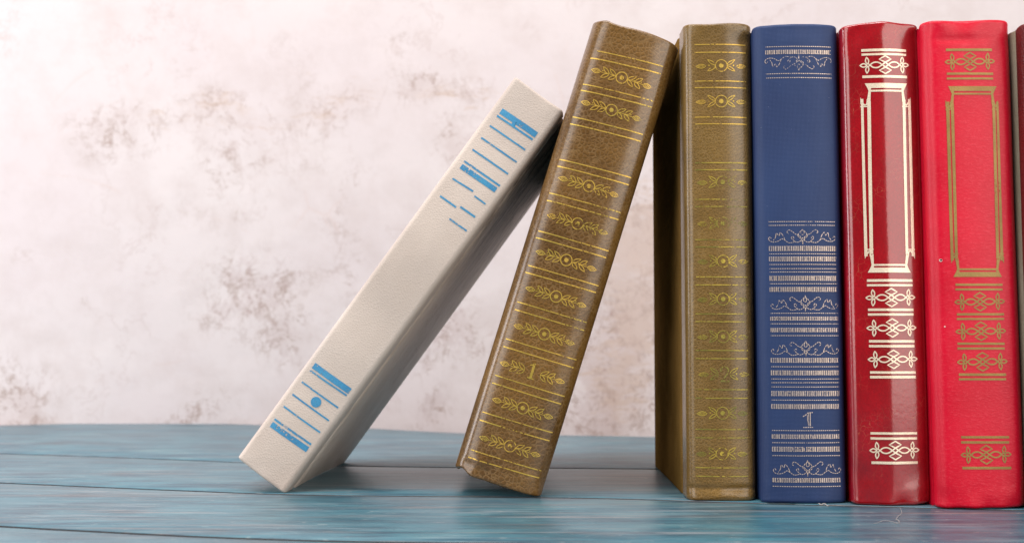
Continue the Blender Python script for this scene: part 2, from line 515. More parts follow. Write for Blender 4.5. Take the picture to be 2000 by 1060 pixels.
class Book:
    def __init__(s, name, label, corners, mat, board_mat=None, depth=0.135, bulge=0.0015, rad=0.003, roof=0.0, yaw=0.0,
                 crush=0.0006, seed=0.0, top=None, bottom=None, hinge=0.0008, flat=2.0, dents=(), edge=0.0012, jy=0.0092):
        bl, br, tr, tl = corners
        s.seed = seed; s.bulge = bulge; s.rad = rad; s.roof = roof; s.crush = crush; s.hinge = hinge; s.flat = flat
        s.topf = top; s.botf = bottom; s.dents = dents; s.edge = edge; s.jy = jy
        n = Matrix.Rotation(yaw, 3, 'Z') @ Vector((0, 1, 0))
        low = br if br[1] >= bl[1] else bl
        base = ground(*low) if abs(br[1] - bl[1]) > 12 else (ground(*bl) + ground(*br)) / 2
        if abs(br[1] - bl[1]) <= 12:
            base.x = (ground(*bl).x + ground(*br).x) / 2
        P = [hit(*c, base, n) for c in (bl, br, tr, tl)]
        up = ((P[2] - P[1]) + (P[3] - P[0]))
        s.H = up.length / 2
        up.normalize()
        lean = math.atan2((Matrix.Rotation(-yaw, 3, 'Z') @ up).x, up.z)
        R = Matrix.Rotation(yaw, 3, 'Z') @ Matrix.Rotation(lean, 3, 'Y')
        ax = R @ Vector((1, 0, 0))
        s.w = (((P[1] - P[0]) + (P[2] - P[3])) / 2).dot(ax)
        mid = (P[0] + P[1] + P[2] + P[3]) / 4
        o = mid - (R @ Vector((0, 0, 1))) * s.H / 2
        # rest exactly on the table: the lowest bottom corner touches z = 0
        lowz = min((o + ax * s.w / 2).z, (o - ax * s.w / 2).z)
        o.z -= lowz + 0.0001 + edge * (abs(math.sin(lean)) + math.cos(lean) - 1)   # the rounded rim really touches
        s.R = R; s.o = o; s.D = depth; s.n = n
        s.root = empty(name, label, "book", o, R.to_euler())
        s.mpp = (P[2] - P[1]).length / math.hypot(tr[0] - br[0], tr[1] - br[1])
        s.build(mat, board_mat or mat)

    # ---- outline of the spine seen from above: list of (x, y); y grows away from the viewer
    def outline(s):
        h = s.w / 2; r = s.rad; b = s.bulge
        pts = []
        # left joint groove -> shoulder -> face -> right
        j = s.jy
        side = [(-h + 0.0003 + s.hinge, j + 0.002), (-h + s.hinge, j), (-h + s.hinge * 0.9, j - 0.001), (-h + s.hinge * 0.3, j - 0.0022), (-h + 0.0001, j - 0.0036), (-h, (j - 0.0036 + r) / 2)]
        pts += side
        for k in range(9):
            a = math.pi / 2 * k / 8
            pts.append((-h + r - r * math.cos(a), r - r * math.sin(a)))
        n = 44
        for k in range(1, n):
            u = -1 + 2 * k / n
            pts.append(((h - r) * u, 0.0))
        for k in range(9):
            a = math.pi / 2 * k / 8
            pts.append((h - r + r * math.sin(a), r - r * math.cos(a)))
        pts += [(-x, y) for x, y in reversed(side)]
        out = []
        for x, y in pts:
            u = min(abs(x) / h, 1)
            bul = b * (1 - u ** s.flat) + s.roof * (1 - math.sqrt(u * u + 0.006))
            wgt = 1.0 if y < r * 1.01 else 0.0
            out.append((x, y - bul * wgt))
        return out
    def deform(s, x, z):
        """outward push (negative y) of the spine surface at (x,z)"""
        sd = s.seed
        v = 0.00022 * noise.noise(Vector((x * 60 + sd, z * 25, sd)))
        e = min(z, s.H - z)
        k = max(0.0, 1 - e / 0.010)
        v += s.crush * k * (noise.noise(Vector((x * 120 + sd, z * 110, sd + 3))) * 1.1)
        for (dx, dz, rx, rz, amp) in s.dents:
            v += amp * math.exp(-((x - dx) / rx) ** 2 - ((z - dz) / rz) ** 2)
        return v
    def zt(s, x):
        t = s.topf(x / (s.w / 2)) if s.topf else 0
        return s.H + t + s.crush * 0.5 * noise.noise(Vector((x * 75 + s.seed, 7, s.seed)))
    def zb(s, x):
        t = s.botf(x / (s.w / 2)) if s.botf else 0
        return 0 + t + s.crush * 0.4 * abs(noise.noise(Vector((x * 90 + s.seed, 17, s.seed))))
    def surf(s, x, z, lift=0.0):
        xs = s._ox; ys = s._oy
        y = float(np.interp(x, xs, ys))
        e = 0.0006
        dy = (float(np.interp(x + e, xs, ys)) - float(np.interp(x - e, xs, ys))) / (2 * e)
        nx, ny = dy, -1.0
        l = math.hypot(nx, ny)
        return Vector((x + nx / l * lift, y - s.deform(x, z) + ny / l * lift, z))
    def build(s, mat, bmat):
        ol = s.outline()
        m = len(ol)
        fr = [(x, y) for x, y in ol if y <= s.rad * 1.01]
        s._ox = np.array([p[0] for p in fr]) + np.arange(len(fr)) * 1e-9
        s._oy = np.array([p[1] for p in fr])
        # outward normals of the outline
        nr = []
        for i in range(m):
            a = ol[max(i - 1, 0)]; b = ol[min(i + 1, m - 1)]
            tx, ty = b[0] - a[0], b[1] - a[1]
            l = math.hypot(tx, ty) or 1
            nr.append((ty / l, -tx / l))
        T = 0.0018
        er = s.edge
        rings = []          # (kind, zparam, inset)
        nb = 6
        for k in range(nb):                           # rounded bottom rim
            a = math.pi / 2 * k / nb
            rings.append(('b', er * (1 - math.sin(a)) * 0 + er * (1 - math.cos(math.pi / 2 - a)) , er * (1 - math.sin(a))))
        NZ = 190
        for k in range(NZ + 1):
            rings.append(('m', k / NZ, 0.0))
        for k in range(1, nb + 1):
            a = math.pi / 2 * k / nb
            rings.append(('t', er * (1 - math.cos(math.pi / 2 - (math.pi / 2 - a))) , er * (1 - math.cos(a))))
        verts = []; faces = []
        # outer shell rings, going up
        for kind, q, inset in rings:
            for (x, y), (nx, ny) in zip(ol, nr):
                z0 = s.zb(x); z1 = s.zt(x)
                if kind == 'm':
                    # cluster rings near both ends
                    qq = 0.5 - 0.5 * math.cos(math.pi * q)
                    qq = 0.55 * q + 0.45 * qq
                    z = z0 + er + (z1 - z0 - 2 * er) * qq; ins = 0
                elif kind == 'b':
                    i = (rings.index((kind, q, inset)))
                    a = math.pi / 2 * i / nb
                    z = z0 + er * (1 - math.sin(a)); ins = er * (1 - math.cos(a))
                    z = z0 + er - er * math.cos(a); ins = er - er * math.sin(a)
                else:
                    z = z1 - er + er * math.sin(math.acos(max(0, 1 - inset / er))); ins = inset
                side = 1.0 if y <= s.rad * 1.01 else 0.0
                d = s.deform(x, z) * side
                verts.append((x - nx * ins, y - ny * ins - d, z))
        # inner ring top and bottom (fold-in), thickness T
        def inner(zf):
            idx = len(verts)
            for (x, y), (nx, ny) in zip(ol, nr):
                verts.append((x - nx * T, y - ny * T, zf(x)))
            return idx
        nrg = len(rings)
        it = inner(lambda x: s.zt(x) - 0.0006)
        ib = inner(lambda x: s.zb(x) + 0.0006)
        for r in range(nrg - 1):
            for i in range(m - 1):
                a = r * m + i
                faces.append((a, a + 1, a + m + 1, a + m))
        tr_ = (nrg - 1) * m
        for i in range(m - 1):
            faces.append((tr_ + i, tr_ + i + 1, it + i + 1, it + i))
            faces.append((it + i, it + i + 1, ib + i + 1, ib + i))
            faces.append((ib + i, ib + i + 1, i + 1, i))
        mesh_obj("spine", verts, faces, mat, s.root, True, 50)
        # boards
        h = s.w / 2; BT = 0.0026; y0 = s.jy + 0.0006; y1 = s.D
        for sg, nm in ((-1, "front_cover"), (1, "back_cover")):
            loop = []
            c = 0.0008
            A = [(h - s.hinge - 0.0001, y0 - .0006), (h - 0.0003, y0 + 0.0022), (h, y0 + 0.004)]
            ys = list(np.linspace(y0 + 0.012, y1 - 0.004, 8))
            A += [(h - 0.0004 * math.sin(math.pi * (q - y0) / (y1 - y0)), q) for q in ys]
            A += [(h, y1 - c), (h - c * .3, y1 - c * .3), (h - c, y1), (h - BT + c, y1), (h - BT + c * .3, y1 - c * .3), (h - BT, y1 - c), (h - BT, y0 + .003), (h - BT, y0)]
            vs = []; fs = []
            zs = [(0.0, c), (c * .3, c * .3), (c, 0.0)] + [(q, 0.0) for q in np.linspace(0.02, s.H - 0.02, 10)] + [(s.H - c, 0.0), (s.H - c * .3, c * .3), (s.H, c)]
            mm = len(A); cx = h - BT / 2; cy = (y0 + y1) / 2
            for z, ins in zs:
                zz = 0.0001 + z * (s.H - 0.0008) / s.H
                for (x, y) in A:
                    xx = x + (-ins if x > cx else ins); yy = y + (-ins if y > cy else ins * .2)
                    vs.append((sg * xx, yy, zz))
            for r in range(len(zs) - 1):
                for i in range(mm):
                    a = r * mm + i; b = r * mm + (i + 1) % mm
                    fs.append((a, b, b + mm, a + mm) if sg > 0 else (b, a, a + mm, b + mm))
            last_ = (len(zs) - 1) * mm
            fs.append(tuple(reversed(range(mm))) if sg > 0 else tuple(range(mm)))
            fs.append(tuple(last_ + i for i in range(mm)) if sg > 0 else tuple(reversed([last_ + i for i in range(mm)])))
            mesh_obj(nm, vs, fs, bmat, s.root, True, 35)
        box("page_block", (-h + BT + 0.0002, 0.0045, 0.0035), (h - BT - 0.0002, s.D - 0.004, s.H - 0.0035), PAGES, s.root)

    # ---- photo pixel -> (x, z) on the spine
    def loc(s, px, py):
        p = hit(px, py, s.o + s.R @ Vector((0, -s.bulge * 0.8, 0)), s.R @ Vector((0, 1, 0)))
        q = s.R.transposed() @ (p - s.o)
        return (q.x, q.z)
    # ---- foil drawing: everything is a ribbon or a disc that lies on the spine
    def foil(s, name, mat, prims, lift=0.00014):
        V = []; F = []
        def add_strip(L, Rr):
            b = len(V)
            for a, c in zip(L, Rr):
                V.append(s.surf(a[0], a[1], lift)); V.append(s.surf(c[0], c[1], lift))
            for i in range(len(L) - 1):
                k = b + 2 * i
                F.append((k, k + 1, k + 3, k + 2))
        for pr in prims:
            if pr[0] == 'line':
                _, pts, wd, closed = pr
                P = list(pts)
                if closed:
                    P = P + [P[0]]
                Q = [P[0]]
                for a, b in zip(P[:-1], P[1:]):
                    d = math.hypot(b[0] - a[0], b[1] - a[1])
                    n = max(1, int(d / 0.0012))
                    for k in range(1, n + 1):
                        Q.append((a[0] + (b[0] - a[0]) * k / n, a[1] + (b[1] - a[1]) * k / n))
                L = []; Rr = []
                for i, p in enumerate(Q):
                    if closed:
                        a = Q[i - 1] if i > 0 else Q[-2]; b = Q[i + 1] if i < len(Q) - 1 else Q[1]
                    else:
                        a = Q[max(i - 1, 0)]; b = Q[min(i + 1, len(Q) - 1)]
                    tx, ty = b[0] - a[0], b[1] - a[1]
                    l = math.hypot(tx, ty) or 1
                    nx, ny = -ty / l * wd / 2, tx / l * wd / 2
                    L.append((p[0] + nx, p[1] + ny)); Rr.append((p[0] - nx, p[1] - ny))
                add_strip(L, Rr)
            elif pr[0] == 'disc':
                _, c, r = pr
                b = len(V); n = 18
                V.append(s.surf(c[0], c[1], lift))
                for k in range(n):
                    a = 2 * math.pi * k / n
                    V.append(s.surf(c[0] + r * math.cos(a), c[1] + r * math.sin(a), lift))
                for k in range(n):
                    F.append((b, b + 1 + k, b + 1 + (k + 1) % n))
            elif pr[0] == 'poly':      # quad strip between two edges (lists of points)
                add_strip(pr[1], pr[2])
        return mesh_obj(name, V, F, mat, s.root, True)
    def ln(s, a, b, wpx, bow=0.0):
        A = s.loc(*a); B = s.loc(*b)
        n = 12
        pts = [(A[0] + (B[0] - A[0]) * k / n, A[1] + (B[1] - A[1]) * k / n + bow * 4 * (k / n) * (1 - k / n)
                + 0.00006 * noise.noise(Vector((k * 1.3, a[1], 4)))) for k in range(n + 1)]
        return ('line', pts, wpx * s.mpp, False)
    def put(s, c, prims):
        """motif in photo-pixel units (y up) centred on photo pixel c"""
        cx, cz = s.loc(*c); k = s.mpp
        out = []
        for p in prims:
            if p[0] == 'line':
                out.append(('line', [(cx + x * k, cz + y * k) for x, y in p[1]], p[2] * k, p[3]))
            elif p[0] == 'disc':
                out.append(('disc', (cx + p[1][0] * k, cz + p[1][1] * k), p[2] * k))
            else:
                out.append(('poly', [(cx + x * k, cz + y * k) for x, y in p[1]], [(cx + x * k, cz + y * k) for x, y in p[2]]))
        return out

def circ(c, r, w, n=28):
    return ('line', [(c[0] + r * math.cos(2 * math.pi * k / n), c[1] + r * math.sin(2 * math.pi * k / n)) for k in range(n)], w, True)
def leaf(a, b, hw, w=1.5):
    n = 7; dx, dy = b[0] - a[0], b[1] - a[1]; l = math.hypot(dx, dy); nx, ny = -dy / l, dx / l
    up = []; dn = []
    for k in range(n + 1):
        t = k / n; q = hw * math.sin(math.pi * t ** 0.85)
        up.append((a[0] + dx * t + nx * q, a[1] + dy * t + ny * q)); dn.append((a[0] + dx * t - nx * q, a[1] + dy * t - ny * q))
    return ('line', up + dn[::-1][1:-1], w, True)
def mirror(pr):
    out = []
    for p in pr:
        if p[0] == 'line': out.append(('line', [(-x, y) for x, y in p[1]], p[2], p[3]))
        elif p[0] == 'disc': out.append(('disc', (-p[1][0], p[1][1]), p[2]))
        else: out.append(('poly', [(-x, y) for x, y in p[2]], [(-x, y) for x, y in p[1]]))
    return out

def laurel(with_circle=True):
    h = []
    x0 = 12 if with_circle else 16
    h += [leaf((x0, 0), (x0 + 15, 10), 3.0), leaf((x0, -1), (x0 + 13, -11), 3.0)]
    h += [leaf((x0 + 15, 0), (x0 + 28, 10), 3.1), leaf((x0 + 14, -1), (x0 + 28, -11), 3.1)]
    h += [leaf((x0 + 31, -1), (x0 + 49, -1), 4.2), leaf((x0 + 34, -1), (x0 + 44, -1), 1.6, 1.0)]
    h += [('line', [(x0, 0), (x0 + 15, -0.5), (x0 + 31, -1)], 1.0, False), ('disc', (x0 + 13, 1.5), 1.1), ('disc', (x0 + 27, 2.5), 1.1)]
    pr = h + mirror(h)
    if with_circle:
        pr += [circ((0, 0), 11, 1.9), ('disc', (0, 0), 4.3)]
    return pr
def cross_flower(with_circle=True):
    h = [leaf((11, 1), (27, 12), 2.6), leaf((11, -1), (27, -11), 2.6), ('disc', (24, 0.5), 1.5), leaf((30, -1), (49, -1), 3.8), leaf((34, -1), (45, -1), 1.4, 1.0)]
    pr = h + mirror(h)
    if with_circle:
        pr += [circ((0, 0), 11.5, 1.5), ('disc', (0, 0), 4.4)]
    return pr
def numeral_one(h=30, w=5.0):
    a = h / 2
    return [('poly', [(-w / 2, -a + 2), (-w / 2, a - 1)], [(w / 2, -a + 2), (w / 2, a)]),
            ('line', [(-w * 1.3, -a + 1), (w * 1.3, -a + 1)], 2.4, False),
            ('line', [(-w * 1.5, a - 6), (-w * .6, a - 4), (w * .3, a - 0.5)], 2.2, False)]
def numeral_two():
    return [('line', catmull([(-8, 8), (-6, 13), (0, 15), (6, 12), (7, 6), (2, -3), (-8, -13)], 5), 2.6, False),
            ('line', catmull([(-8, -13), (-2, -12), (4, -14), (9, -11)], 4), 3.0, False), ('disc', (-7, 8), 2.2)]
def interlace(sx=48.0, w=2.7):
    k = sx
    path = [(-.60, 0), (-.50, .085), (-.36, .115), (-.22, .07), (0, -.10), (.24, -.225), (0, -.365), (-.24, -.225), (0, -.10), (.22, .07), (.36, .115), (.50, .085), (.60, 0)]
    seg1 = catmull(path[0:5], 4); seg2 = catmull(path[8:13], 4)
    pts = seg1 + path[5:8] + seg2
    pr = []
    for sgn in (1, -1):
        pr.append(('line', [(x * k, y * k * sgn * 1.0) for x, y in pts], w, False))
    h = [leaf((.70 * k, .05 * k), (.73 * k, .33 * k), .062 * k, w * .85), leaf((.70 * k, -.05 * k), (.73 * k, -.33 * k), .062 * k, w * .85),
         leaf((.74 * k, 0), (.99 * k, 0), .072 * k, w * .9), circ((.68 * k, 0), .055 * k, w * .8, 12)]
    return pr + h + mirror(h)
def scroll(up=1):
    h = [catmull([(0, -3), (5, -10), (12, -12), (18, -8), (22, -3), (18, -1), (17, -5)], 5),
         catmull([(14, -11), (26, -13), (34, -8), (40, -5), (46, -9), (55, -11), (62, -9), (65, -4), (62, -1), (60, -4)], 5),
         catmull([(34, -8), (38, 2), (43, 7), (45, 1), (50, 6), (52, -2), (56, -8)], 5),
         catmull([(2, -4), (8, 2), (14, 4), (20, 9), (26, 12), (30, 8), (27, 5)], 5),
         catmull([(0, -14), (3, -6), (9, 0), (6, 7), (0, 12)], 5),
         catmull([(0, 2), (3, 6), (0, 15)], 4)]
    H = [('line', [(x, y * up) for x, y in p], 1.25, False) for p in h]
    return H + mirror(H) + [('line', [(0, -16 * up), (0, -8 * up)], 1.3, False)]

# ---- materials
M_cream = cream_leather(); M_creamB = cream_board()
M_br2 = leather("crackled_brown_leather", (0.190, 0.092, 0.019), (0.112, 0.051, 0.010), (0.33, 0.20, 0.085), 0.0020, 0.62, 0.00022, 0.5, 0.08, coat=1.0, crough=0.25, off=0.3)
M_br3 = leather("pebbled_olive_brown_leather", (0.235, 0.134, 0.033), (0.145, 0.080, 0.019), (0.35, 0.23, 0.10), 0.00135, 0.5, 0.00020, 0.5, 0.08, coat=0.75, crough=0.24, off=0.7)
M_br3b = leather("matte_brown_board_leather", (0.29, 0.160, 0.045), (0.19, 0.105, 0.028), (0.36, 0.23, 0.09), 0.0012, 0.3, 0.00015, 0.8, 0.0, off=1.7)  # matte, uncoated brown for the boards, slightly paler than the spine
M_blue = cloth_blue(); M_red = gloss_red(); M_bred = bright_red()
M_b7 = leather("dark_brownish_red_leather", (0.16, 0.012, 0.012), (0.09, 0.006, 0.008), (0.22, 0.03, 0.02), 0.0015, 0.4, 0.0002, 0.45, 0.3, off=3.3)
M_beige = leather("beige_grey_board_cloth", (0.30, 0.26, 0.19), (0.22, 0.19, 0.13), (0.36, 0.32, 0.25), 0.001, 0.3, 0.0001, 0.7, 0.3, off=2.1, squash=0.1)
F_blueink = foil("bright_blue_ink", (0.045, 0.25, 0.47), (0.06, 0.31, 0.53), 0.55, 0.0, 0.42, 1000)
F_gold = foil("rubbed_gold_foil", (0.80, 0.50, 0.09), (0.62, 0.44, 0.08), 0.38, 0.55, 0.43, 900)
F_gold3 = foil("tarnished_gold_foil", (0.62, 0.45, 0.07), (0.20, 0.20, 0.04), 0.42, 0.45, 0.45, 900)
F_rose = foil("rose_silver_foil", (0.66, 0.53, 0.45), (0.60, 0.50, 0.47), 0.42, 0.5, 0.40, 1300, weave=True)
F_ghost = foil("ghost_of_gold_foil", (0.45, 0.36, 0.07), (0.20, 0.19, 0.045), 0.45, 0.4, 0.49, 1100)
F_roseworn = foil("worn_rose_silver_foil", (0.62, 0.52, 0.48), (0.50, 0.46, 0.48), 0.42, 0.4, 0.48, 1300, weave=True)
F_cream = foil("pale_gold_foil", (1.0, 0.86, 0.66), (0.98, 0.80, 0.60), 0.36, 0.35, 0.30, 1500)
F_dull = foil("dull_gold_foil", (0.40, 0.25, 0.075), (0.31, 0.19, 0.055), 0.5, 0.3, 0.37, 1800)

# ---- 1. cream book leaning far over
b1 = Book("book", "cream book with blue printed bars leaning far over against the crackled brown book", [(463, 893), (555, 962), (1101, 216), (1005, 147)], M_cream, M_creamB,
          depth=0.132, bulge=0.0006, rad=0.0022, yaw=math.radians(-3.7), crush=0.0003, seed=1.3, hinge=0.0022, jy=0.0165, edge=0.001,
          top=lambda u: -0.0003 * (1 - u * u))
BLU = [((978.4, 216.8), (1047.7, 263.9), 12), ((970.6, 226), (1040.4, 273), 4), ((956.8, 245.6), (1025.8, 293), 3.4), ((939.8, 269), (1009, 317), 3.6),
       ((922.8, 291.9), (992.5, 340), 3.6), ((906.5, 314.6), (976.3, 363.3), 4), ((900.5, 324.7), (968.6, 371.4), 10.5), ((883.4, 348.3), (924.4, 374), 3.6),
       ((926.8, 383), (948.3, 398.6), 3.2), ((859.5, 382.7), (891, 405), 3.8), ((899, 403.8), (928, 424), 4), ((878, 427.4), (911.4, 451), 3.4),
       ((612.4, 713), (683.4, 763.7), 12.5), ((605.5, 723), (677, 772), 3.6), ((589.3, 745), (660.3, 796), 3.4), ((571, 769.3), (642, 820.9), 3.4),
       ((554, 793), (625, 844), 3.4), ((536, 817.6), (607.5, 867.5), 4.2), ((530, 827.7), (600.6, 877.6), 11.5)]
for a, b, w in BLU:
    b1.foil("printed_bar" if w > 8 else "printed_line", F_blueink, [b1.ln(a, b, w)])
b1.foil("printed_bar", F_blueink, [b1.ln((1001, 239.5), (1007, 244), 10)])
b1.foil("printed_disc", F_blueink, b1.put((617.5, 784.5), [('disc', (0, 0), 10.5)]), 0.0002)

# ---- 2. crackled brown book, leaning
b2 = Book("book", "crackled brown leather book with gold laurels and numeral 1, tilted between two other books", [(888, 926), (1054, 970), (1335, 87), (1154, 50)], M_br2,
          bulge=0.0046, rad=0.0050, crush=0.0007, seed=4.1, flat=4.0, edge=0.0012,
          top=lambda u: (0.0006 * math.exp(-((u + .74) / .12) ** 2) + 0.0006 * (1 - u * u)),
          bottom=lambda u: (0.0022 * math.exp(-((u + .86) / .16) ** 2)),
          dents=((-0.0155, 0.005, 0.0022, 0.0022, -0.0007), (-0.010, 0.008, 0.004, 0.002, 0.0005)))
G2 = [((1166.3, 99.9), (1295, 130)), ((1154, 113), (1290, 144.4)), ((1139, 164), (1276, 197.6)), ((1135, 176), (1273, 209.5)), ((1119, 228), (1255.5, 262.7)), ((1114, 241.5), (1251, 276)),
      ((1093.6, 311), (1232.6, 347)), ((1089, 324), (1227.7, 360.7)), ((1073.5, 376.6), (1212, 415)), ((1068.5, 390.8), (1208, 428.7)), ((1051.7, 450.5), (1188.7, 490)), ((1047, 463.7), (1184, 503)),
      ((1031.8, 518), (1169, 557.9)), ((1026, 531.5), (1164, 571)), ((1010.7, 589), (1146, 629.5)), ((1005.4, 604), (1141, 645)), ((988, 661), (1126, 702.6)), ((983, 676), (1120, 717.7)),
      ((967, 732), (1102.8, 774)), ((961.5, 747), (1095.8, 788.7)), ((942.8, 803.8), (1079, 844.5)), ((937, 819.5), (1073, 860.5)), ((920.7, 877.7), (1057, 919)), ((914.7, 892), (1053, 933))]
for i in range(0, len(G2), 2):
    b2.foil("gilt_double_line", F_gold, [b2.ln(*G2[i], 2.1), b2.ln(*G2[i + 1], 2.3)])
for c in [(1214, 153), (1194, 216), (1150, 364), (1128, 437), (1106, 508), (1086, 579), (1063, 652), (1021, 796), (996, 870)]:
    b2.foil("gilt_laurel", F_gold, b2.put(c, laurel()))
b2.foil("gilt_laurel", F_gold, b2.put((1040, 726), laurel(False)))
b2.foil("gilt_numeral", F_gold, b2.put((1040, 724), numeral_one(31, 5)))

# ---- 3. upright olive brown book
def x_at(y, tab):
    ys = [t[0] for t in tab]
    return float(np.interp(y, ys, [t[1] for t in tab])), float(np.interp(y, ys, [t[2] for t in tab]))
b3 = Book("book", "upright olive brown leather book with faded gold flowers, left of the navy book", [(1343, 975), (1478, 977), (1468, 49), (1335, 47)], M_br3, M_br3b,
          bulge=0.0026, rad=0.0032, crush=0.0009, seed=8.2, flat=2.4, jy=0.0195, hinge=0.002, edge=0.0012,
          top=lambda u: 0.0003 * math.sin(u * 4),
          dents=((0.0, 0.0055, 0.03, 0.0012, -0.0007), (0.004, 0.002, 0.012, 0.0014, 0.0006), (0.012, 0.204, 0.004, 0.003, -0.0008)))
T3 = [(87, 1357, 1457), (330, 1358, 1460), (640, 1359, 1461), (930, 1359, 1462)]
L3 = [87.5, 102.8, 158.8, 171.5, 229, 242.3, 318, 331.7, 389.4, 403.3, 468, 482, 540.4, 556, 612.4, 627.6, 683.6, 699.6, 760, 776.6, 837.6, 854, 912.4, 929]
for i in range(0, len(L3), 2):
    pr = []
    for y in L3[i:i + 2]:
        a, b = x_at(y, T3); pr.append(b3.ln((a, y), (b, y + .5), 1.9))
    b3.foil("gilt_double_line", F_gold3 if i > 5 else F_gold, pr)
for k, c in enumerate([(1408.4, 129), (1408.4, 198.5), (1411, 356), (1411.5, 436), (1412, 510), (1412, 584), (1412, 657), (1411, 806), (1410, 885)]):
    b3.foil("gilt_flower", F_gold if k < 2 else F_gold3, b3.put(c, cross_flower()))
b3.foil("gilt_flower", F_gold3, b3.put((1414, 730), cross_flower(False)))
b3.foil("gilt_numeral", F_ghost, b3.put((1415, 731), numeral_two()))

# ---- 4. navy cloth book
b4 = Book("book", "navy blue cloth book with rose silver bands and scrolls, right of the olive brown book", [(1489, 980), (1656, 983), (1637, 50), (1471, 48)], M_blue,
          bulge=0.0026, rad=0.0036, crush=0.0007, seed=12.4, flat=2.2, edge=0.0014, top=lambda u: -0.0004 * u * u,
          dents=((0.0, 0.206, 0.012, 0.004, -0.0004),))
T4 = [(100, 1496, 1623), (436, 1502, 1632), (620, 1506, 1638), (780, 1508, 1640), (940, 1510, 1643)]
THIN = [91.8, 144.6, 152.6, 433, 440, 495.6, 516.3, 524.6, 531, 553.8, 611.4, 632, 655, 715.6, 739.6, 746.7, 755, 780.7, 840, 863.7, 889, 949]
BAND = [(98.5, 106.4), (480.5, 490), (501, 510), (538.7, 548), (560.5, 569.4), (618, 625.5), (640, 648), (698.6, 707.6), (723, 732), (763, 772.7), (788.7, 797.7), (847.6, 856), (871.7, 881), (932.6, 941)]
for y in THIN:
    a, b = x_at(y, T4); b4.foil("foil_line", F_rose, [b4.ln((a, y), (b, y), 1.4)])
rr = random.Random(5)
for y0, y1 in BAND:
    a, b = x_at(y0, T4); pr = []
    x = a
    while x < b:
        w = rr.choice((0.8, 1.0, 1.4, 1.9))
        A = b4.loc(x, y0 + rr.uniform(-.3, .6)); B = b4.loc(x, y1 - rr.uniform(-.3, .6))
        pr.append(('line', [A, ((A[0] + B[0]) / 2, (A[1] + B[1]) / 2), B], w * b4.mpp, False))
        x += w + rr.choice((0.35, 0.6, 1.0))
    pr.append(b4.ln((a, y0 + .6), (b, y0 + .6), 1.0)); pr.append(b4.ln((a, y1 - .6), (b, y1 - .6), 1.0))
    b4.foil("foil_band", F_rose, pr)
for c, up in [((1559.5, 124), -1), ((1567, 461), 1), ((1572, 592), 1), ((1573, 680), 1), ((1577, 913), 1)]:
    b4.foil("foil_scroll", F_roseworn if up < 0 else F_rose, b4.put(c, scroll(up)))
b4.foil("foil_numeral", F_rose, b4.put((1576, 819), [('line', [(3, -12), (3, 14)], 1.4, False), ('line', [(6, -12), (6, 14)], 1.4, False), ('line', [(0.5, -10), (0.5, 9)], 1.0, False),
        ('line', [(-9, 6), (-3, 9), (1, 13), (11, 14)], 1.8, False), ('line', [(-8, -14.5), (11, -14.5)], 1.6, False)]))

# ---- shared panel of the two red books
def panel(bk, mat, name, yt, yb, L, Rr):
    """L, Rr: (outer0,outer1,inner0,inner1) photo x of the left / right uprights at the top and at the bottom"""
    lt, lb = L; rt, rb = Rr
    pr = []
    def strip(x0t, x1t, x0b, x1b, ya, yb_):
        n = 30; A = []; B = []
        for k in range(n + 1):
            t = k / n; y = ya + (yb_ - ya) * t; q = (y - yt) / (yb - yt)
            A.append(bk.loc(x0t + (x0b - x0t) * q, y)); B.append(bk.loc(x1t + (x1b - x1t) * q, y))
        pr.append(('poly', A, B))
    strip(lt[0], lt[1], lb[0], lb[1], yt + 30, yb - 32); strip(lt[2], lt[3], lb[2], lb[3], yt + 34, yb - 36)
    strip(rt[0], rt[1], rb[0], rb[1], yt + 34, yb - 36); strip(rt[2], rt[3], rb[2], rb[3], yt + 30, yb - 32)
    def quad(a, b, c, d, n=14):
        A = []; B = []
        for k in range(n + 1):
            t = k / n
            A.append(bk.loc(a[0] + (b[0] - a[0]) * t, a[1] + (b[1] - a[1]) * t)); B.append(bk.loc(d[0] + (c[0] - d[0]) * t, d[1] + (c[1] - d[1]) * t))
        pr.append(('poly', A, B))
    # top and bottom bars with flared ends, thin inner rule
    for y, sgn, l, r in ((yt, 1, lt, rt), (yb, -1, lb, rb)):
        quad((l[2] - 4, y), (r[1] + 4, y), (r[1] - 1, y + sgn * 9.5), (l[2] + 1, y + sgn * 9.5))
        quad((l[2] + 3, y + sgn * 13), (r[1] - 3, y + sgn * 13), (r[1] - 3, y + sgn * 16.5), (l[2] + 3, y + sgn * 16.5))
        for s_, (o0, o1, i0, i1) in ((1, l), (-1, (r[3], r[2], r[1], r[0]))):
            # necks that join bars to uprights
            quad((i0 + 1 * s_, y + sgn * 9.5), (i0 + 7.5 * s_, y + sgn * 9.5), (i0 + 7 * s_, y + sgn * 20), (i0 + 3 * s_, y + sgn * 15), 4)
            quad((i0 + 3 * s_, y + sgn * 15), (i0 + 7 * s_, y + sgn * 20), (i1, y + sgn * 36), (i0, y + sgn * 33), 4)
            # horn at the head of the outer upright and the scoop between
            quad((o0, y + sgn * 27), (o0 + 0.4 * s_, y + sgn * 27), (o1, y + sgn * 40), (o0, y + sgn * 40), 4)
            pts = [(o0 + .8 * s_, y + sgn * 31), (o1 + 1.0 * s_, y + sgn * 40), ((o1 + i0) / 2, y + sgn * 42), (i0, y + sgn * 40), (i0 + 1 * s_, y + sgn * 31)]
            pr.append(('line', catmull([bk.loc(*p) for p in pts], 4), 2.6 * bk.mpp, False))
            pr.append(('line', [bk.loc(o0, y + sgn * 45), bk.loc(i1, y + sgn * 45)], 2.2 * bk.mpp, False))
    bk.foil(name, mat, pr)

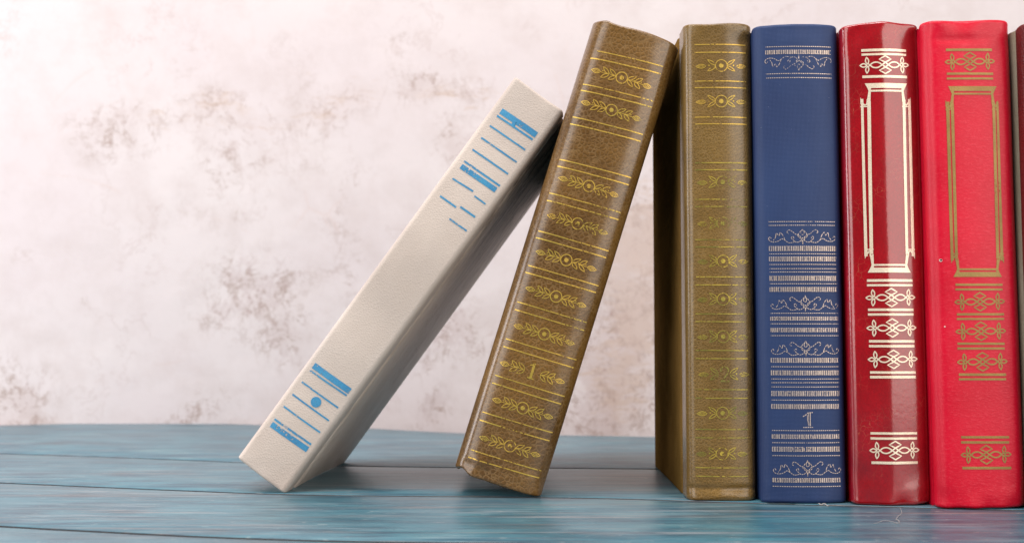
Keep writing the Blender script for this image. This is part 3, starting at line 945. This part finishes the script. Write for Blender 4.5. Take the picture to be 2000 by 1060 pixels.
# ---- 5. glossy dark red book
b5 = Book("book", "glossy dark red book with pale gold frame and knots, right of the navy book", [(1667, 984), (1819, 987), (1796, 48), (1643, 47)], M_red,
          bulge=0.0014, rad=0.0028, roof=0.0021, crush=0.0012, seed=17.7, flat=2.6, edge=0.0014,
          top=lambda u: 0.0009 * (1 - abs(u)) - 0.0005 * u * u, bottom=lambda u: 0.0005 * u * u,
          dents=((-0.012, 0.012, 0.005, 0.006, -0.0007), (0.010, 0.014, 0.006, 0.008, -0.0006), (-0.013, 0.199, 0.004, 0.006, -0.0005), (0.012, 0.197, 0.005, 0.006, -0.0005)))
for pair in ([(1681, 1768.7, 100.2, 5.2), (1681.5, 1768.7, 108.4, 4.2)], [(1683, 1770, 151.7, 5)], [(1692, 1781, 547.8, 5), (1692, 1781, 557, 4.2)], [(1694, 1783, 604.7, 4.8), (1694, 1783, 613.8, 4.4)],
             [(1696, 1785, 666, 4.8), (1696, 1785, 675.5, 4.6)], [(1698, 1787.4, 726.6, 4.6), (1698, 1787.4, 735.6, 5)], [(1699, 1790, 845, 4.4), (1699, 1790, 855, 4.4)], [(1701, 1792, 902.3, 5)]):
    b5.foil("gilt_rule", F_cream, [b5.ln((a, y), (b, y), w) for a, b, y, w in pair])
for c in [(1726, 129), (1738, 581), (1740, 640), (1742.5, 701), (1746, 878)]:
    b5.foil("gilt_knot", F_cream, b5.put(c, interlace(48, 2.7)))
panel(b5, F_cream, "gilt_frame", 164.5, 532.4, ((1679.5, 1684, 1691.5, 1698), (1688, 1694, 1697.5, 1704)), ((1760, 1766, 1771.5, 1777), (1767.5, 1773, 1780, 1786)))

# ---- 6. bright red book
b6 = Book("book", "bright red book with dull gold frame and knots, right of the dark red book", [(1833, 990), (2009, 995), (1975, 43), (1803, 42)], M_bred,
          bulge=0.0016, rad=0.0048, crush=0.0012, seed=23.3, flat=2.4, edge=0.0014, hinge=0.0012,
          top=lambda u: 0.0004 * u * u, dents=((0.017, 0.2, 0.004, 0.006, -0.0006), (-0.004, 0.198, 0.012, 0.0015, -0.0004)))
for pair in ([(1847.4, 1937, 98, 5)], [(1849, 1939.4, 144.6, 4.4), (1849, 1939.4, 154, 4)], [(1866, 1958, 555.8, 4.4), (1866, 1958, 565, 4)], [(1868.7, 1961, 613.4, 4.4), (1868.7, 1961, 622.5, 4)],
             [(1870, 1962, 670.7, 4.4), (1870, 1962, 680, 4.4)], [(1872.7, 1965, 731, 5), (1872.7, 1965, 740, 4)], [(1877, 1971, 853, 4.6), (1877, 1971, 863, 4.6)], [(1879.5, 1975, 913, 5)]):
    b6.foil("gilt_rule", F_dull, [b6.ln((a, y), (b, y), w) for a, b, y, w in pair])
for c in [(1894, 121), (1913.4, 589), (1915.5, 646.5), (1918.6, 706), (1925.8, 887)]:
    b6.foil("gilt_knot", F_dull, b6.put(c, interlace(48.5, 2.9)))
panel(b6, F_dull, "gilt_frame", 169, 540.5, ((1846.5, 1853, 1855.5, 1861.5), (1858, 1863.5, 1866, 1871.5)), ((1936.5, 1942.5, 1944.5, 1949), (1946.6, 1952.6, 1955, 1961)))

SC1 = NT("torn_leather_core"); SC1.set(Base_Color=(0.05, 0.03, 0.025), Roughness=0.8)
SC2 = NT("bare_scuff"); SC2.set(Base_Color=(0.75, 0.55, 0.50), Roughness=0.7)
b6.foil("scuff_mark", SC2.m, b6.put((1838.5, 508), [('disc', (0, 0), 3.0)]), 0.00010)
b6.foil("scuff_mark", SC1.m, b6.put((1839, 507.5), [('disc', (0, 0), 1.9)]), 0.00016)
b6.foil("scuff_mark", SC2.m, b6.put((1846, 637.5), [('disc', (0, 0), 1.4)]), 0.00010)

# ---- 7. book cut by the right edge
b7 = Book("book", "dark red spined book with beige cover side, barely showing at the right edge", [(2028, 997), (2178, 1002), (2146, 45), (1996, 44)], M_b7, M_beige,
          bulge=0.002, rad=0.003, crush=0.0008, seed=31.3, edge=0.0014)

# ------------------------------------------------------------------ loose threads on the boards
TH = NT("pale_lint"); TH.set(Base_Color=(0.36, 0.34, 0.33), Roughness=0.8)
def thread(name, px, r, label, lift=0.0004):
    pts = catmull(px, 8)
    P = []
    for i, p in enumerate(pts):
        g = ground(*p); g.z = r + lift * (0.5 + 0.5 * math.sin(i * .5)); P.append(g)
    V = []; F = []; n = 6
    c = sum(P, Vector()) / len(P); c.z = 0
    for i, p in enumerate(P):
        t = (P[min(i + 1, len(P) - 1)] - P[max(i - 1, 0)]).normalized()
        a = t.cross(Vector((0, 0, 1))).normalized(); b = a.cross(t)
        rr_ = r * (0.5 + 0.5 * math.sin(math.pi * i / (len(P) - 1)) + .2)
        for k in range(n):
            q = 2 * math.pi * k / n
            V.append(p - c + a * math.cos(q) * rr_ + b * math.sin(q) * rr_)
    for i in range(len(P) - 1):
        for k in range(n):
            F.append((i * n + k, i * n + (k + 1) % n, (i + 1) * n + (k + 1) % n, (i + 1) * n + k))
    o = mesh_obj(name, V, F, TH.m)
    o.location = c
    o['label'] = label; o['category'] = "thread"
thread("loose_thread", [(1757, 992), (1761, 1001), (1754, 1010), (1750, 1015), (1756, 1018), (1753, 1023), (1740, 1018), (1720, 1019), (1706, 1023)], 0.0001, "thin pale curled thread on the boards in front of the dark red book")
thread("loose_thread", [(1598, 984.5), (1603, 986), (1610, 985.5), (1619, 989)], 0.00022, "short tuft of pale lint at the foot of the navy book")
